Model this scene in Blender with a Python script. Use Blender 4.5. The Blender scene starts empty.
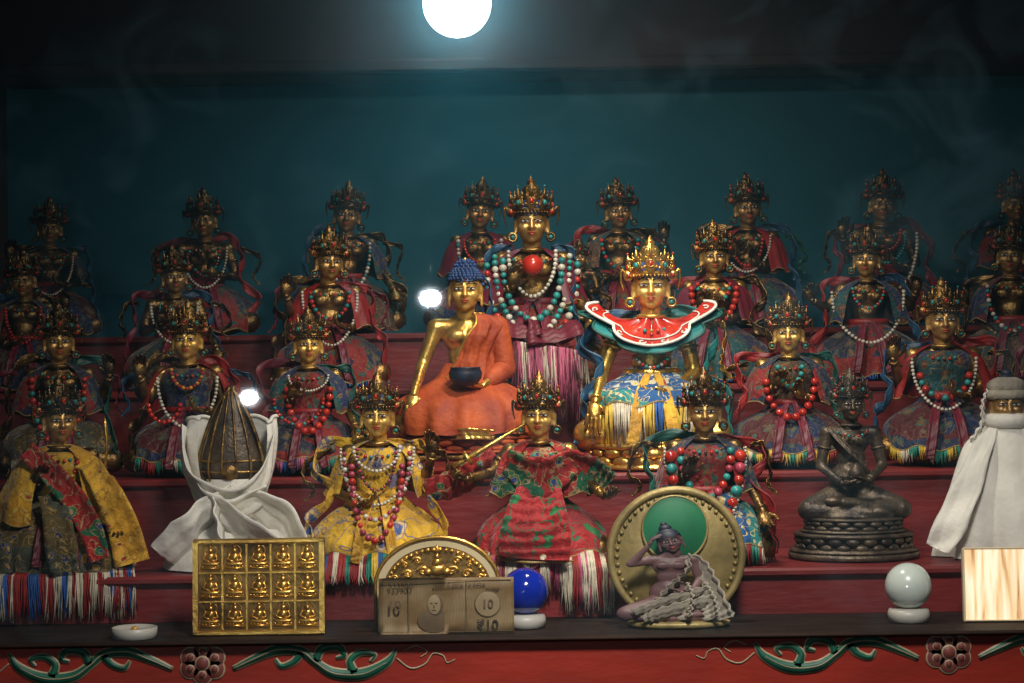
import bpy, math, random
import numpy as np
from mathutils import Vector, Matrix, Euler
random.seed(11); rng=np.random.default_rng(5)
Z0=1.5
PI=math.pi
scene=bpy.context.scene
# ------------------------------------------------------------------ materials
def _base(name):
    m=bpy.data.materials.new(name); m.use_nodes=True
    nt=m.node_tree; b=nt.nodes['Principled BSDF']; return m,nt,b
def L(nt,a,b): nt.links.new(a,b)
def ramp(nt,stops,const=False):
    r=nt.nodes.new('ShaderNodeValToRGB'); e=r.color_ramp
    if const: e.interpolation='CONSTANT'
    while len(e.elements)<len(stops): e.elements.new(0.5)
    for i,(p,c) in enumerate(stops):
        e.elements[i].position=p; e.elements[i].color=(*c,1) if len(c)==3 else c
    return r
def coords(nt,scale=(1,1,1)):
    tc=nt.nodes.new('ShaderNodeTexCoord'); mp=nt.nodes.new('ShaderNodeMapping')
    mp.inputs['Scale'].default_value=scale
    L(nt,tc.outputs['Object'],mp.inputs[0]); return mp.outputs[0]
def noise(nt,vec,s,d=3,dist=0):
    n=nt.nodes.new('ShaderNodeTexNoise'); n.inputs['Scale'].default_value=s
    n.inputs['Detail'].default_value=d; n.inputs['Distortion'].default_value=dist
    L(nt,vec,n.inputs['Vector']); return n
def mk(name,c1,c2=None,scale=12,rough=.5,metal=0,bump=0,bscale=40,lo=.35,hi=.65,stretch=(1,1,1),coat=0):
    m,nt,b=_base(name); v=coords(nt,stretch)
    c2=c2 or tuple(x*.6 for x in c1)
    n=noise(nt,v,scale,5); r=ramp(nt,[(lo,c2),(hi,c1)])
    L(nt,n.outputs[0],r.inputs[0]); L(nt,r.outputs[0],b.inputs['Base Color'])
    b.inputs['Roughness'].default_value=rough; b.inputs['Metallic'].default_value=metal
    b.inputs['Coat Weight'].default_value=coat
    if bump:
        n2=noise(nt,v,bscale,4); bp=nt.nodes.new('ShaderNodeBump'); bp.inputs['Strength'].default_value=bump
        bp.inputs['Distance'].default_value=.01
        L(nt,n2.outputs[0],bp.inputs['Height']); L(nt,bp.outputs[0],b.inputs['Normal'])
    return m
def mixc(nt,fac,a,bc):
    x=nt.nodes.new('ShaderNodeMix'); x.data_type='RGBA'
    L(nt,fac,x.inputs['Factor'])
    for s,i in ((a,6),(bc,7)):
        if isinstance(s,tuple): x.inputs[i].default_value=(*s,1)
        else: L(nt,s,x.inputs[i])
    return x.outputs[2]
def brocade(name,base,base2,flower,ring,line,scale=9,rough=.6):
    m,nt,b=_base(name); v=coords(nt)
    scale*=1.35
    vp=nt.nodes.new('ShaderNodeTexVoronoi'); vp.inputs['Scale'].default_value=scale*.36
    nd=noise(nt,v,7,2)
    add=nt.nodes.new('ShaderNodeMixRGB'); add.blend_type='ADD'; add.inputs[0].default_value=.14
    L(nt,v,add.inputs[1]); L(nt,nd.outputs[1],add.inputs[2])
    L(nt,add.outputs[0],vp.inputs['Vector'])
    sep=nt.nodes.new('ShaderNodeSeparateColor'); L(nt,vp.outputs['Color'],sep.inputs[0])
    rp=ramp(nt,[(0,base),(.5,base2)],True); L(nt,sep.outputs[0],rp.inputs[0])
    vf=nt.nodes.new('ShaderNodeTexVoronoi'); vf.inputs['Scale'].default_value=scale
    L(nt,add.outputs[0],vf.inputs['Vector'])
    f1=ramp(nt,[(0,(1,1,1)),(.33,(0,0,0))],True); L(nt,vf.outputs['Distance'],f1.inputs[0])
    f2=ramp(nt,[(0,flower),(.16,line),(.20,ring),(.30,line)],True); L(nt,vf.outputs['Distance'],f2.inputs[0])
    c=mixc(nt,f1.outputs[0],rp.outputs[0],f2.outputs[0])
    nl=noise(nt,v,scale*1.0,1,1.0)
    f3=ramp(nt,[(0,(0,0,0)),(.485,(1,1,1)),(.512,(0,0,0))],True); L(nt,nl.outputs[0],f3.inputs[0])
    c=mixc(nt,f3.outputs[0],c,line)
    ng=noise(nt,v,5,4); rg=ramp(nt,[(.3,(.45,.42,.4)),(.6,(1,1,1))]); L(nt,ng.outputs[0],rg.inputs[0])
    mu=nt.nodes.new('ShaderNodeMixRGB'); mu.blend_type='MULTIPLY'; mu.inputs[0].default_value=1; L(nt,c,mu.inputs[1]); L(nt,rg.outputs[0],mu.inputs[2])
    L(nt,mu.outputs[0],b.inputs['Base Color'])
    b.inputs['Roughness'].default_value=rough; b.inputs['Sheen Weight'].default_value=.2; b.inputs['Specular IOR Level'].default_value=.3
    n2=noise(nt,v,18,4,.5); bp=nt.nodes.new('ShaderNodeBump'); bp.inputs['Strength'].default_value=.5
    bp.inputs['Distance'].default_value=.02
    L(nt,n2.outputs[0],bp.inputs['Height']); L(nt,bp.outputs[0],b.inputs['Normal'])
    return m
def emis(name,c,s):
    m,nt,b=_base(name); b.inputs['Base Color'].default_value=(*c,1)
    b.inputs['Emission Color'].default_value=(*c,1); b.inputs['Emission Strength'].default_value=s
    return m
GOLD=mk('gilt_gold',(.95,.60,.14),(.42,.2,.04),9,.3,.85,.15,60,.3,.6)
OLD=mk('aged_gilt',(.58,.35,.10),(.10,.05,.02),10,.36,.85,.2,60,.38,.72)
DARKG=mk('dimmed_gilt',(.38,.23,.075),(.05,.028,.018),10,.36,.85,.2,60,.38,.75)  # gilt darkened in colour to carry the dimness of the back rows
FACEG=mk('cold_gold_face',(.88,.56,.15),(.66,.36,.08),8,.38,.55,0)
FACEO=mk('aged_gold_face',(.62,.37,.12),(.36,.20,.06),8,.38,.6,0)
FACED=mk('dimmed_gold_face',(.46,.28,.10),(.24,.13,.055),8,.4,.6,0)  # face gold darkened in colour for the dim rows too
BRONZE=mk('dark_bronze',(.14,.105,.07),(.04,.03,.025),9,.42,.5,.2,50)
BRFACE=mk('bronze_face',(.17,.125,.09),(.08,.06,.045),9,.4,.5,0)
HAIRB=mk('ultramarine_hair',(.02,.06,.20),(.01,.03,.10),20,.5)
HAIRK=mk('dark_hair',(.02,.03,.06),(.01,.01,.02),20,.5)
EYEW=mk('painted_eye_white',(.75,.72,.62),None,5,.4)
EYEK=mk('painted_eye_dark',(.01,.01,.015),None,5,.4)
LIP=mk('painted_lips',(.50,.07,.03),None,5,.4)
CORAL=mk('coral_bead',(.60,.04,.02),(.35,.015,.01),15,.25,coat=.4)
PINKB=mk('rose_bead',(.48,.06,.10),None,15,.3)
TURQ=mk('turquoise_bead',(.03,.34,.31),(.02,.16,.16),22,.35)
PEARL=mk('pearl_bead',(.70,.68,.58),(.5,.46,.36),20,.25)
AMBER=mk('amber_bead',(.75,.35,.04),None,15,.25)
DKB=mk('dark_bead',(.05,.03,.03),None,15,.3)
BR_RED=brocade('red_green_brocade',(.34,.014,.012),(.010,.12,.055),(.02,.06,.26),(.02,.18,.07),(.40,.25,.12),7)
BR_RED2=brocade('crimson_lotus_brocade',(.34,.012,.014),(.26,.010,.014),(.45,.18,.04),(.02,.18,.05),(.02,.12,.05),4.5)
BR_YEL=brocade('yellow_brocade',(.76,.46,.03),(.68,.39,.025),(.04,.09,.3),(.70,.5,.2),(.20,.18,.28),5)
BR_YEL2=brocade('yellow_silk',(.74,.42,.03),(.62,.32,.02),(.4,.04,.02),(.72,.5,.08),(.5,.25,.04),9)
BR_BLUE=brocade('blue_brocade',(.012,.09,.27),(.02,.22,.22),(.7,.45,.1),(.5,.6,.6),(.65,.5,.2),10)
BR_GRN=brocade('green_gold_brocade',(.06,.07,.045),(.10,.07,.02),(.4,.24,.05),(.02,.03,.12),(.3,.2,.06),9)
BR_DRED=brocade('dimmed_red_brocade',(.24,.014,.014),(.015,.02,.05),(.18,.08,.02),(.02,.08,.08),(.16,.09,.03),9)  # back-row brocades: the low light is put into darker colours
BR_NAVY=brocade('navy_brocade',(.012,.025,.08),(.09,.010,.016),(.20,.09,.02),(.02,.10,.10),(.14,.10,.05),9)
BR_BRN=brocade('brown_gold_brocade',(.08,.04,.02),(.02,.05,.055),(.2,.1,.02),(.12,.02,.02),(.2,.13,.05),9)
BR_TEAL=brocade('dimmed_teal_brocade',(.012,.075,.085),(.02,.03,.09),(.22,.12,.03),(.14,.015,.02),(.16,.12,.05),9)
ORANGE=mk('orange_robe',(.50,.09,.014),(.28,.034,.008),6,.7,.0,.4,20)
WHITE=mk('white_khata_silk',(.84,.82,.74),(.66,.64,.58),5,.6,0,.2,26)
S_RED=mk('fringe_red',(.32,.02,.02),None,20,.6); S_WHT=mk('fringe_cream',(.66,.60,.46),None,20,.6)
S_YEL=mk('fringe_yellow',(.72,.48,.05),None,20,.6); S_BLU=mk('fringe_blue',(.03,.12,.42),None,20,.6)
S_GRN=mk('fringe_green',(.02,.25,.18),None,20,.6); S_PNK=mk('fringe_pink',(.50,.10,.20),None,20,.6)
PIPE=mk('gold_piping',(.35,.22,.06),None,20,.5)
C_RED=mk('red_silk',(.34,.018,.015),(.17,.008,.010),6,.5,0,.2,20); C_GRN=mk('green_silk',(.012,.09,.07),None,6,.5)
C_BLU=mk('blue_silk',(.02,.08,.16),None,6,.5); C_TEAL=mk('teal_silk',(.02,.22,.22),None,6,.5)
C_PLUM=mk('plum_silk',(.16,.014,.03),None,6,.5)
WOODR=mk('red_lacquer_step',(.21,.017,.016),(.10,.008,.009),4,.5,0,.15,25,.3,.7,(1,4,4))
FASC=mk('painted_red_fascia',(.36,.026,.012),(.20,.015,.008),5,.5,0,.1,25,.3,.7,(1,3,3))
EDGE=mk('worn_dark_edge',(.026,.012,.008),(.010,.006,.005),14,.7,0,.2,30,.35,.65,(1,4,4)); EDGE.node_tree.nodes['Principled BSDF'].inputs['Specular IOR Level'].default_value=.2
CEILM=mk('ceiling_red_brown',(.050,.018,.014),(.022,.009,.008),5,.8,0,.1,20,.3,.7,(1,6,1))
WALLM=mk('teal_painted_wall',(.014,.155,.215),(.008,.10,.145),2.2,.85,0,.15,18,.3,.75)
SIDEM=mk('dark_side_wall',(.04,.012,.010),(.015,.006,.008),4,.8)
FLOORM=mk('floor_boards',(.12,.06,.03),(.06,.03,.02),4,.6,0,.1,20,.3,.7,(1,8,1))
P_GRN=mk('paint_green',(.015,.14,.085),(.01,.08,.055),30,.5); P_CRM=mk('paint_cream',(.46,.38,.25),(.32,.23,.14),30,.5)
P_PNK=mk('paint_dull_rose',(.23,.065,.055),(.14,.03,.03),30,.5)
# ------------------------------------------------------------------ geometry kit
def cat(parts):
    V=[];F=[];n=0
    for v,f in parts:
        V.append(v); F+= [a+n for a in f]; n+=len(v)
    return np.concatenate(V),F
class MB:
    def __init__(s): s.V=[];s.F=[];s.n=0;s.mats=[]
    def add(s,part,mat,smooth=True):
        v,f=part
        if mat not in s.mats: s.mats.append(mat)
        k=s.mats.index(mat)
        s.V.append(np.asarray(v,float))
        for a in f: s.F.append((np.asarray(a)+s.n,k,smooth))
        s.n+=len(v)
    def merge(s,o,M=None):
        V=np.concatenate(o.V)
        if M is not None:
            M=np.array(M); V=V@M[:3,:3].T+M[:3,3]
        for m in o.mats:
            if m not in s.mats: s.mats.append(m)
        s.V.append(V)
        for a,k,sm in o.F: s.F.append((a+s.n,s.mats.index(o.mats[k]),sm))
        s.n+=len(V)
    def build(s,name,loc=(0,0,0),scale=1,rz=0,rx=0,parent=None):
        V=np.concatenate(s.V).tolist(); F=[];mi=[];sm=[]
        for a,k,q in s.F:
            l=a.tolist(); F+=l; mi+=[k]*len(l); sm+=[q]*len(l)
        me=bpy.data.meshes.new(name); me.from_pydata(V,[],F)
        me.polygons.foreach_set('material_index',mi); me.polygons.foreach_set('use_smooth',sm)
        for m in s.mats: me.materials.append(m)
        me.update(); o=bpy.data.objects.new(name,me); scene.collection.objects.link(o)
        o.location=(loc[0],loc[1],loc[2]+(Z0 if parent is None else 0)); o.scale=(scale,)*3 if not isinstance(scale,tuple) else scale
        o.rotation_euler=(rx,0,rz)
        if parent: o.parent=parent
        return o
def rings(R,c0=None,c1=None,closed=True):
    n,m,_=R.shape; V=R.reshape(-1,3)
    i=np.arange(n-1)[:,None]*m; j=np.arange(m if closed else m-1)[None,:]; j2=(j+1)%m
    q=np.stack([i+j,i+j2,i+m+j2,i+m+j],-1).reshape(-1,4); F=[q]
    jj=np.arange(m)
    if c0 is not None:
        k=len(V); V=np.vstack([V,c0]); F.append(np.stack([(jj+1)%m,jj,np.full(m,k)],-1))
    if c1 is not None:
        k=len(V); V=np.vstack([V,c1]); b=(n-1)*m; F.append(np.stack([b+jj,b+(jj+1)%m,np.full(m,k)],-1))
    return V,F
_sp={}
def ell(c,r,seg=14,rg=9,M=None):
    key=(seg,rg)
    if key not in _sp:
        ph=np.linspace(0,PI,rg+2)[1:-1]; th=np.linspace(0,2*PI,seg,endpoint=False)
        R=np.stack([np.sin(ph)[:,None]*np.cos(th),np.sin(ph)[:,None]*np.sin(th),np.cos(ph)[:,None]*np.ones(seg)],-1)
        _sp[key]=rings(R,np.array([0,0,1.]),np.array([0,0,-1.]))
    v,f=_sp[key]
    if np.isscalar(r): r=(r,r,r)
    v=v*np.array(r)
    if M is not None: v=v@np.array(M)[:3,:3].T
    return v+np.array(c),f
def tube(P,R,seg=8,cap=True):
    P=np.asarray(P,float); n=len(P); R=np.full(n,R) if np.isscalar(R) else np.asarray(R,float)
    T=np.gradient(P,axis=0); T/=np.linalg.norm(T,axis=1)[:,None]+1e-12
    a=np.array([0,0,1.]) if abs(T[0][2])<.9 else np.array([1.,0,0])
    N=np.cross(T[0],a); N/=np.linalg.norm(N); th=np.linspace(0,2*PI,seg,endpoint=False); out=[]
    for k in range(n):
        N=N-T[k]*np.dot(N,T[k]); N/=np.linalg.norm(N)+1e-12; B=np.cross(T[k],N)
        out.append(P[k]+R[k]*(np.cos(th)[:,None]*N+np.sin(th)[:,None]*B))
    return rings(np.array(out),P[0] if cap else None,P[-1] if cap else None)
def cap(p0,p1,r0,r1,seg=12):
    p0=np.array(p0,float);p1=np.array(p1,float); d=p1-p0; d/=np.linalg.norm(d)+1e-9
    P=[];R=[]
    for a in (12,35,60,90): P.append(p0-d*r0*math.cos(math.radians(a))); R.append(r0*math.sin(math.radians(a)))
    for a in (90,60,35,12): P.append(p1+d*r1*math.cos(math.radians(a))+d*1e-5); R.append(r1*math.sin(math.radians(a)))
    return tube(P,R,seg)
def crv(pts,n=40):
    P=np.asarray(pts,float); k=len(P); E=np.vstack([2*P[0]-P[1],P,2*P[-1]-P[-2]]); o=[]
    for u in np.linspace(0,k-1,n):
        i=min(int(u),k-2); t=u-i; a,b,c,d=E[i],E[i+1],E[i+2],E[i+3]
        o.append(.5*((2*b)+(-a+c)*t+(2*a-5*b+4*c-d)*t*t+(-a+3*b-3*c+d)*t**3))
    return np.array(o)
def torus(c,R,r,M=None,seg=24,s2=8,sx=1,sz=1):
    a=np.linspace(0,2*PI,seg,endpoint=False); b=np.linspace(0,2*PI,s2,endpoint=False)
    V=np.stack([(R+r*np.cos(b))[None,:]*np.cos(a)[:,None],(r*np.sin(b))[None,:]*np.ones(seg)[:,None],(R+r*np.cos(b))[None,:]*np.sin(a)[:,None]],-1)
    V=np.concatenate([V,V[:1]]); v,f=rings(V)
    if M is not None: v=v@np.array(M)[:3,:3].T
    return v+np.array(c),f
def htorus(c,R,r,sc=(1,1,1),seg=36,s2=8):
    v,f=torus((0,0,0),R,r,None,seg,s2); return v[:,[0,2,1]]*np.array(sc)+np.array(c),f
def box(c,s,M=None,bev=0):
    x,y,z=[q/2 for q in s]
    if bev:
        b=min(bev,x*.9,y*.9,z*.9)
        def loop(zz,i): return [(-x+i,-y+i,zz),(x-i,-y+i,zz),(x-i,y-i,zz),(-x+i,y-i,zz)]
        R=np.array([loop(-z,b),loop(-z+b,0),loop(z-b,0),loop(z,b)],float)
        v,f=rings(R); f=f+[np.array([[0,3,2,1],[12,13,14,15]])]
    else:
        v=np.array([(-x,-y,-z),(x,-y,-z),(x,y,-z),(-x,y,-z),(-x,-y,z),(x,-y,z),(x,y,z),(-x,y,z)],float)
        f=[np.array([[0,3,2,1],[4,5,6,7],[0,1,5,4],[1,2,6,5],[2,3,7,6],[3,0,4,7]])]
    if M is not None: v=v@np.array(M)[:3,:3].T
    return v+np.array(c),f
def lathe(prof,seg=32,c=(0,0,0),sx=1,sy=1):
    th=np.linspace(0,2*PI,seg,endpoint=False); p=np.array(prof,float)
    R=np.stack([p[:,0:1]*np.cos(th)*sx,p[:,0:1]*np.sin(th)*sy,p[:,1:2]*np.ones(seg)],-1)+np.array(c)
    return rings(R,np.array([0,0,p[0,1]])+np.array(c),np.array([0,0,p[-1,1]])+np.array(c))
def ribbon(P,w,up=(0,0,1),n=50,wave=0,th=.004,nf=7):
    P=crv(P,n); t=np.linspace(0,1,n); T=np.gradient(P,axis=0); T/=np.linalg.norm(T,axis=1)[:,None]+1e-9
    up=np.array(up,float); S=np.cross(T,np.cross(up,T)); nn=np.linalg.norm(S,axis=1)[:,None]; S=S/(nn+1e-6)
    Nn=np.cross(T,S); w=np.interp(t,np.linspace(0,1,len(w)),w) if not np.isscalar(w) else np.full(n,w)
    cols=[]
    for k,u in enumerate(np.linspace(-1,1,9)):
        off=wave*np.sin(t*nf*2*PI+u*2.2)[:,None]*Nn+ (.15*w*(u*u)+.045*w*math.cos(u*9))[:,None]*Nn
        cols.append(P+S*(u*w/2)[:,None]+off)
    A=np.stack(cols,1); B=A[:,::-1]+Nn[:,None,:]*th
    return rings(np.concatenate([A,B],1),A[0].mean(0),A[-1].mean(0))
def flat(P2,w,y,th=.0012,n=60):
    P=crv([(a,0,b) for a,b in P2],n); T=np.gradient(P,axis=0); T/=np.linalg.norm(T,axis=1)[:,None]+1e-9
    S=np.stack([-T[:,2],0*T[:,0],T[:,0]],1); w=np.interp(np.linspace(0,1,n),np.linspace(0,1,len(w)),w)[:,None]
    P[:,1]=y; D=np.array([0,th,0])
    A=np.stack([P+S*w/2-D,P-S*w/2-D,P-S*w/2,P+S*w/2],1)
    return rings(A,A[0].mean(0),A[-1].mean(0))
def disc(c,r,th,seg=40,rz=1.0,bev=.2):
    a=np.linspace(0,2*PI,seg,endpoint=False); o=[]
    for rr,yy in ((r*(1-bev*.2),-th/2),(r,-th/2+th*.25),(r,th/2-th*.1),(r*.98,th/2)):
        o.append(np.stack([rr*np.cos(a),np.full(seg,yy),rr*rz*np.sin(a)],-1))
    return rings(np.array(o)+np.array(c),np.array(c)+np.array([0,-th/2,0]),np.array(c)+np.array([0,th/2,0]))
def bell(prof,seg=110,rows=26,amp=.03,nf=9,arc=None,seed=0,flare=0,hem=0,power=1.0,knee=0):
    p=np.array(prof,float); t=np.linspace(0,1,rows)
    if p.shape[1]==3: q=np.concatenate([crv(p,rows),np.zeros((rows,1))],1)
    else:
        a=crv(p[:,:3],rows); b=crv(np.stack([p[:,3],p[:,3]*0,p[:,3]*0],1),rows); q=np.concatenate([a,b[:,:1]],1)
    r=np.random.default_rng(seed); ph=r.uniform(0,6.28,6)
    th=np.linspace(0,2*PI,seg,endpoint=False) if arc is None else np.linspace(arc[0],arc[1],seg)
    f=(np.sin(nf*th+ph[0]+1.6*np.sin(2*th+ph[1]))*(.7+.5*np.sin(th+ph[4]))+.6*np.sin((2*nf+1)*th+ph[2]+np.sin(3*th))*(.6+.6*np.sin(2*th+ph[5]))+.5*np.sin(3*th+ph[3]))
    f=1+amp*(t[:,None]**power)*f[None,:]
    if knee:
        f=f+knee*np.exp(-((t[:,None]-.62)/.22)**2)*np.abs(np.cos(th))[None,:]**4-knee*.7*np.exp(-((t[:,None]-.6)/.3)**2)*(np.abs(np.sin(th))**8)[None,:]
    X=q[:,1:2]*np.cos(th)*f; Y=q[:,2:3]*np.sin(th)*f+q[:,3:4]; Zz=q[:,0:1]*np.ones_like(X)+hem*t[:,None]**2*np.sin(nf*th+ph[0])
    R=np.stack([X,Y,Zz],-1)
    return rings(R,closed=arc is None),R[-1]
def remesh(parts,vox,it=3):
    V,F=cat(parts); me=bpy.data.meshes.new('t'); fl=[]
    for a in F: fl+=a.tolist()
    me.from_pydata(V.tolist(),[],fl); o=bpy.data.objects.new('t',me); scene.collection.objects.link(o)
    m=o.modifiers.new('r','REMESH'); m.mode='VOXEL'; m.voxel_size=vox
    s=o.modifiers.new('s','SMOOTH'); s.factor=.5; s.iterations=it
    dg=bpy.context.evaluated_depsgraph_get(); e=o.evaluated_get(dg); em=e.to_mesh()
    v=np.empty(len(em.vertices)*3); em.vertices.foreach_get('co',v); v=v.reshape(-1,3)
    qs=[tuple(p.vertices) for p in em.polygons]; e.to_mesh_clear()
    Q=[q for q in qs if len(q)==4]; Tt=[q for q in qs if len(q)==3]; f=[]
    if Q: f.append(np.array(Q))
    if Tt: f.append(np.array(Tt))
    bpy.data.objects.remove(o); bpy.data.meshes.remove(me)
    return v,f
# ------------------------------------------------------------------ figure parts
def hand(w,d,nrm,s=1.0,curl=.35,side=1):
    w=np.array(w,float); d=np.array(d,float); d/=np.linalg.norm(d); nrm=np.array(nrm,float)
    nrm-=d*np.dot(nrm,d); nrm/=np.linalg.norm(nrm); x=np.cross(d,nrm)*side
    M=np.stack([x,nrm,d],1); P=[ell(w+d*.036*s,(.031*s,.014*s,.042*s),12,8,M)]
    for i,l in enumerate((.050,.060,.056,.042)):
        u=(i-1.5)*.0165*s; p=w+d*(.066*s-abs(i-1.4)*.004*s)+x*u; a=.12*(1.5-i)*-.6
        dd=d+x*a*.6; ang=.15
        for k,(fr,r0,r1) in enumerate(((.42,.0095,.0085),(.32,.0085,.0078),(.26,.0078,.006))):
            ang+=curl*(1+.15*i); e=dd*math.cos(ang)+nrm*math.sin(ang); e/=np.linalg.norm(e); q=p+e*l*fr*s*1.15
            P.append(cap(p,q,r0*s,r1*s,8)); p=q
    p=w+d*.02*s-x*.024*s; e=d*.65-x*.7+nrm*.3; e/=np.linalg.norm(e); q=p+e*.036*s; P.append(cap(p,q,.0115*s,.0095*s,8))
    e=d*.9-x*.15+nrm*.35; e/=np.linalg.norm(e); P.append(cap(q,q+e*.03*s,.0095*s,.007*s,8))
    return cat(P)
POSE={
 'dhyana':[((-.205,0,.37),(-.085,-.16,.265),(1,-.15,.0),(0,0,1),.12),((.205,0,.37),(.085,-.165,.285),(-1,-.15,0),(0,0,1),.12)],
 'chest':[((-.215,0,.42),(-.085,-.145,.46),(.3,-.2,1),(.2,-1,.1),.3),((.215,0,.40),(.085,-.15,.40),(-.6,-.2,.7),(0,-.6,.8),.35)],
 'touch':[((-.225,-.01,.40),(-.265,-.19,.245),(-.1,-.35,-1),(0,1,-.2),.1),((.2,0,.37),(.09,-.17,.285),(-1,-.1,0),(0,0,1),.12)],
 'raise':[((-.235,-.02,.43),(-.27,-.12,.57),(0,-.1,1),(.1,-1,.1),.25),((.21,0,.4),(.11,-.16,.36),(-.8,-.3,.3),(0,-.3,1),.3)],
 'raise2':[((-.205,0,.38),(-.1,-.17,.33),(.8,-.3,.2),(0,-.3,1),.3),((.24,-.02,.44),(.29,-.12,.58),(0,-.1,1),(-.1,-1,.1),.25)],
 'give':[((-.22,0,.40),(-.10,-.15,.45),(.2,-.2,1),(.2,-1,0),.3),((.23,-.02,.40),(.285,-.2,.27),(.1,-.6,-.6),(0,-.8,.5),.2)],
 'wide':[((-.27,-.02,.47),(-.36,-.13,.52),(-.4,-.2,.9),(.2,-1,.1),.4),((.27,-.02,.47),(.30,-.13,.56),(.1,-.1,1),(-.1,-1,.1),.4)],
 'spread':[((-.27,-.02,.48),(-.38,-.15,.46),(-.7,-.3,.2),(0,-.4,1),.6),((.25,-.02,.44),(.31,-.17,.38),(.4,-.6,-.2),(0,-.3,1),.5)],
 'ear':[((-.27,-.04,.56),(-.15,-.07,.73),(.35,0,.8),(1,.1,0),.2),((.2,0,.40),(.13,-.18,.30),(-.8,-.3,0),(0,0,1),.15)],
}
_body={}
def body(pose,hs=1.15):
    if pose in _body: return _body[pose]
    A=POSE[pose]
    P=[ell((0,.02,.535),(.125,.08,.10),20,14),ell((0,.015,.43),(.095,.07,.1),20,14),ell((0,.03,.27),(.15,.12,.13),20,14),
       ell((0,.0,.33),(.10,.085,.07),16,10),cap((-.14,.015,.59),(.14,.015,.59),.043,.043,14),cap((0,.01,.58),(0,0,.70),.045,.038,14),
       cap((-.06,.02,.6),(0,.01,.64),.04,.04),cap((.06,.02,.6),(0,.01,.64),.04,.04)]
    for s in (-1,1):
        P+=[cap((s*.09,.0,.16),(s*.29,-.10,.10),.10,.072,16),ell((s*.30,-.11,.09),(.075,.075,.07)),
            ell((s*.05,-.055,.54),(.05,.026,.035))]
    P+=[cap((-.29,-.12,.09),(.08,-.22,.075),.062,.042,14),cap((.29,-.12,.09),(-.08,-.2,.14),.06,.04,14),
        ell((.14,-.225,.085),(.07,.035,.03)),ell((-.15,-.205,.155),(.07,.035,.028)),ell((0,-.1,.05),(.28,.16,.06))]
    for s,(el,wr,hd,pn,cu) in zip((-1,1),A):
        sh=(s*.155,.015,.585); P+=[ell(sh,.05),cap(sh,el,.045,.034,14),cap(el,wr,.034,.021,14)]
    parts=[remesh(P,.0085,4)]
    for s,(el,wr,hd,pn,cu) in zip((-1,1),A):
        parts.append(hand(wr,hd,pn,hs,cu,s))
    _body[pose]=cat(parts); return _body[pose]
_headc={}
def headgeo():
    if 'h' in _headc: return _headc['h']
    P=[ell((0,.012,.025),(.070,.078,.082),20,14),ell((0,-.012,-.03),(.055,.056,.058),20,14),ell((0,-.045,-.068),(.022,.02,.018)),
       cap((0,-.062,.022),(0,-.080,-.018),.0065,.011,10),ell((-.010,-.074,-.019),.0075,10,6),ell((.010,-.074,-.019),.0075,10,6),
       ell((0,-.064,-.039),(.021,.012,.0065)),ell((0,-.062,-.050),(.017,.011,.0065)),cap((0,.01,-.05),(0,.02,-.11),.042,.042,14)]
    for s in (-1,1):
        P+=[ell((s*.031,-.038,-.018),(.030,.028,.028)),ell((s*.027,-.056,.010),(.019,.013,.010)),
            cap((s*.012,-.064,.028),(s*.05,-.045,.03),.008,.006,8),
            ell((s*.070,.005,.0),(.010,.018,.028)),cap((s*.070,.0,-.01),(s*.072,-.004,-.062),.010,.0085,8)]
    _headc['h']=remesh(P,.0052,2); return _headc['h']
def leaf(h,w,g,jm):
    b=MB(); b.add(ell((0,0,h*.33),(w*.5,.005,h*.34),12,8),g)
    b.add(tube([(0,0,h*.5),(0,0,h*.75),(0,0,h)],[w*.26,w*.14,.001],8),g)
    b.add(torus((0,-.006,h*.33),w*.3,.003,None,14,5),g); b.add(ell((0,-.007,h*.33),(w*.2,.007,w*.24),8,6),jm)
    for s in (-1,1):
        b.add(ell((s*w*.5,-.002,h*.22),.0065,7,5),g); b.add(ell((s*w*.42,-.002,h*.52),.0055,7,5),g)
        b.add(tube(crv([(s*w*.2,0,h*.55),(s*w*.45,0,h*.66),(s*w*.34,0,h*.8)],6),[.004]*5+[.002],5),g)
    b.add(ell((0,0,h),.005,6,5),jm)
    return b
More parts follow.
